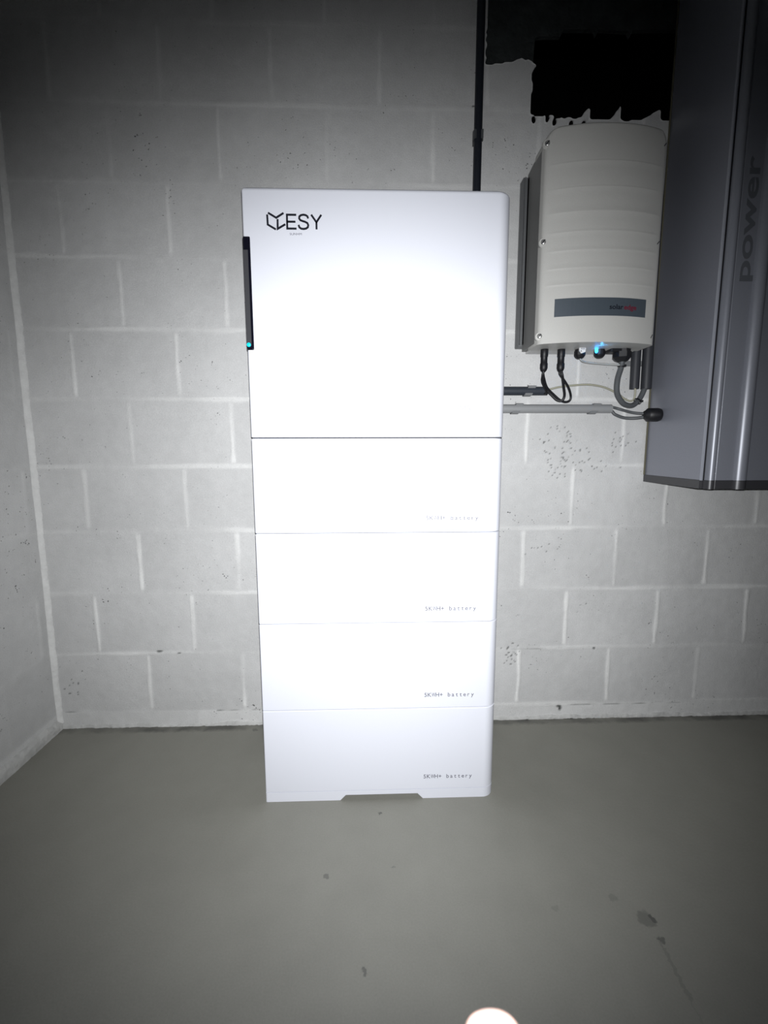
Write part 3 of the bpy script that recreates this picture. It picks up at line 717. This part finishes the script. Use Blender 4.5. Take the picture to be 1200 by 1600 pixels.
dr = door('front_panel', SB, CT, M_cabfront)
door('plinth_front', CB, SB - .0005, M_cabstrip, .0004)
bm = bmesh.new(); prism_xy(bm, [(1.584, -.0), (1.5515, -.2865), (2.166, -.2865), (2.136, 0)], CB, SB - .0005); obj('plinth_strip', bm, M_cabstrip, ca)
# vertical lettering in the recess of the front
v_, f_ = text_mesh('power', .048, width=.27, bold=.02); bm = bmesh.new()
fr = [bm.verts.new((1.6145 - p[1] * .75, -.3039, 1.290 + p[0])) for p in v_]
for q in f_:
    try: bm.faces.new([fr[i] for i in q])
    except ValueError: pass
r = bmesh.ops.extrude_face_region(bm, geom=list(bm.faces))
for g in r['geom']:
    if isinstance(g, bmesh.types.BMVert): g.co.y -= .0004
obj('lettering', bm, mat('charcoal_print', (.10, .106, .12), .5), dr)
gr = bmesh.new(); lathe(gr, (1.528, -.070, 1.001), (1, -.03, 0), [(0, .007), (.001, .011), (.010, .0165), (.012, .0195), (.040, .0200), (.047, .0180), (.0485, .008)], 20)
tag(obj('cable_grommet', gr, M_black, None, True), 'black rubber plug on the left side of the tall metal cabinet', 'cable plug')

# ------------------------------------------------------------------ fingertip of the person holding the phone
def skinned(name, pts, edges, radii, m, parent=None, sub=2):
    me = bpy.data.meshes.new(name); me.from_pydata(pts, edges, []); me.update()
    o = bpy.data.objects.new(name, me); COL.objects.link(o)
    sk = o.modifiers.new('skin', 'SKIN'); sk.use_smooth_shade = True; sk.branch_smoothing = 0.4
    ss = o.modifiers.new('sub', 'SUBSURF'); ss.levels = sub; ss.render_levels = sub
    if not me.skin_vertices: me.skin_vertices.data if False else None
    return o
def hand():
    """a right hand below the lens, index finger stretched up towards it; built once as a skinned skeleton"""
    F = FW; U = UP; R = RX
    def P(f, r, u): return CP + F * f + R * r + U * u
    tip = P(.100, .0245, -.1180)
    pts = [P(.020, .040, -.235),                                  # 0 palm root
           P(.045, .034, -.200),                                  # 1 knuckle area
           P(.070, .030, -.172), P(.088, .0265, -.148), tuple(tip),   # 2-4 index
           P(.052, .054, -.205), P(.078, .055, -.207), P(.072, .056, -.230), P(.055, .056, -.232),    # 5-8 middle curled
           P(.046, .072, -.212), P(.070, .074, -.216), P(.064, .074, -.238), P(.048, .073, -.238),    # 9-12 ring curled
           P(.038, .088, -.220), P(.058, .090, -.226), P(.052, .090, -.243), P(.040, .088, -.242),    # 13-16 little
           P(.030, .012, -.225), P(.052, -.002, -.212), P(.074, -.006, -.200),                         # 17-19 thumb
           P(-.030, .050, -.275), P(-.110, .070, -.330), P(.1022, .0243, -.1140)]                                              # 20 wrist, 21 forearm
    rad = [.026, .013, .0098, .0088, .0079, .012, .0088, .0080, .0070, .012, .0084, .0076, .0066, .011, .0076, .0068, .0060, .015, .0105, .0088, .024, .030, .0052]
    ed = [(0, 1), (1, 2), (2, 3), (3, 4), (0, 5), (5, 6), (6, 7), (7, 8), (0, 9), (9, 10), (10, 11), (11, 12), (0, 13), (13, 14), (14, 15), (15, 16), (0, 17), (17, 18), (18, 19), (0, 20), (20, 21), (4, 22)]
    bm = bmesh.new(); lay = bm.verts.layers.skin.verify(); vs = [bm.verts.new(p) for p in pts]
    for v, r in zip(vs, rad): v[lay].radius = (r, r); v[lay].use_root = False
    vs[0][lay].use_root = True
    for a, b in ed: bm.edges.new((vs[a], vs[b]))
    me = bpy.data.meshes.new('skel'); bm.to_mesh(me); bm.free()
    o = bpy.data.objects.new('skel', me); COL.objects.link(o)
    o.modifiers.new('skin', 'SKIN'); s = o.modifiers.new('sub', 'SUBSURF'); s.levels = 3; s.render_levels = 3
    bpy.context.view_layer.update()
    dg = bpy.context.evaluated_depsgraph_get(); res = bpy.data.meshes.new_from_object(o.evaluated_get(dg))
    bpy.data.objects.remove(o)
    res.materials.clear(); res.name = 'person'
    b = link('person', res, M_skin, None, True)
    tag(b, 'overexposed blurred fingertip of the person taking the photo, at the bottom edge of the view', 'person')
    # fingernail on the lens side of the tip
    d = (tip - P(.088, .0265, -.148)).normalized(); nrm = (-F - d * (-F).dot(d)).normalized(); side = d.cross(nrm)
    v = []; f = []; nu, nv = 9, 9
    for i in range(nu):
        for j in range(nv):
            a = (i / (nu - 1) - .5) * 1.7; t = j / (nv - 1); w_ = 1 - .35 * max(0, t - .6) / .4
            v.append(tip + d * (-.007 + .010 * t) + side * math.sin(a * w_) * .0058 + nrm * (math.cos(a * w_) * .0062 + .0003 - .0015 * max(0, t - .5) ** 2 * 8))
    for i in range(nu - 1):
        for j in range(nv - 1): f.append((i * nv + j, (i + 1) * nv + j, (i + 1) * nv + j + 1, i * nv + j + 1))
    o = raw('fingernail', v, f, M_nail, b, True); mo = o.modifiers.new('t', 'SOLIDIFY'); mo.thickness = .0006
hand()
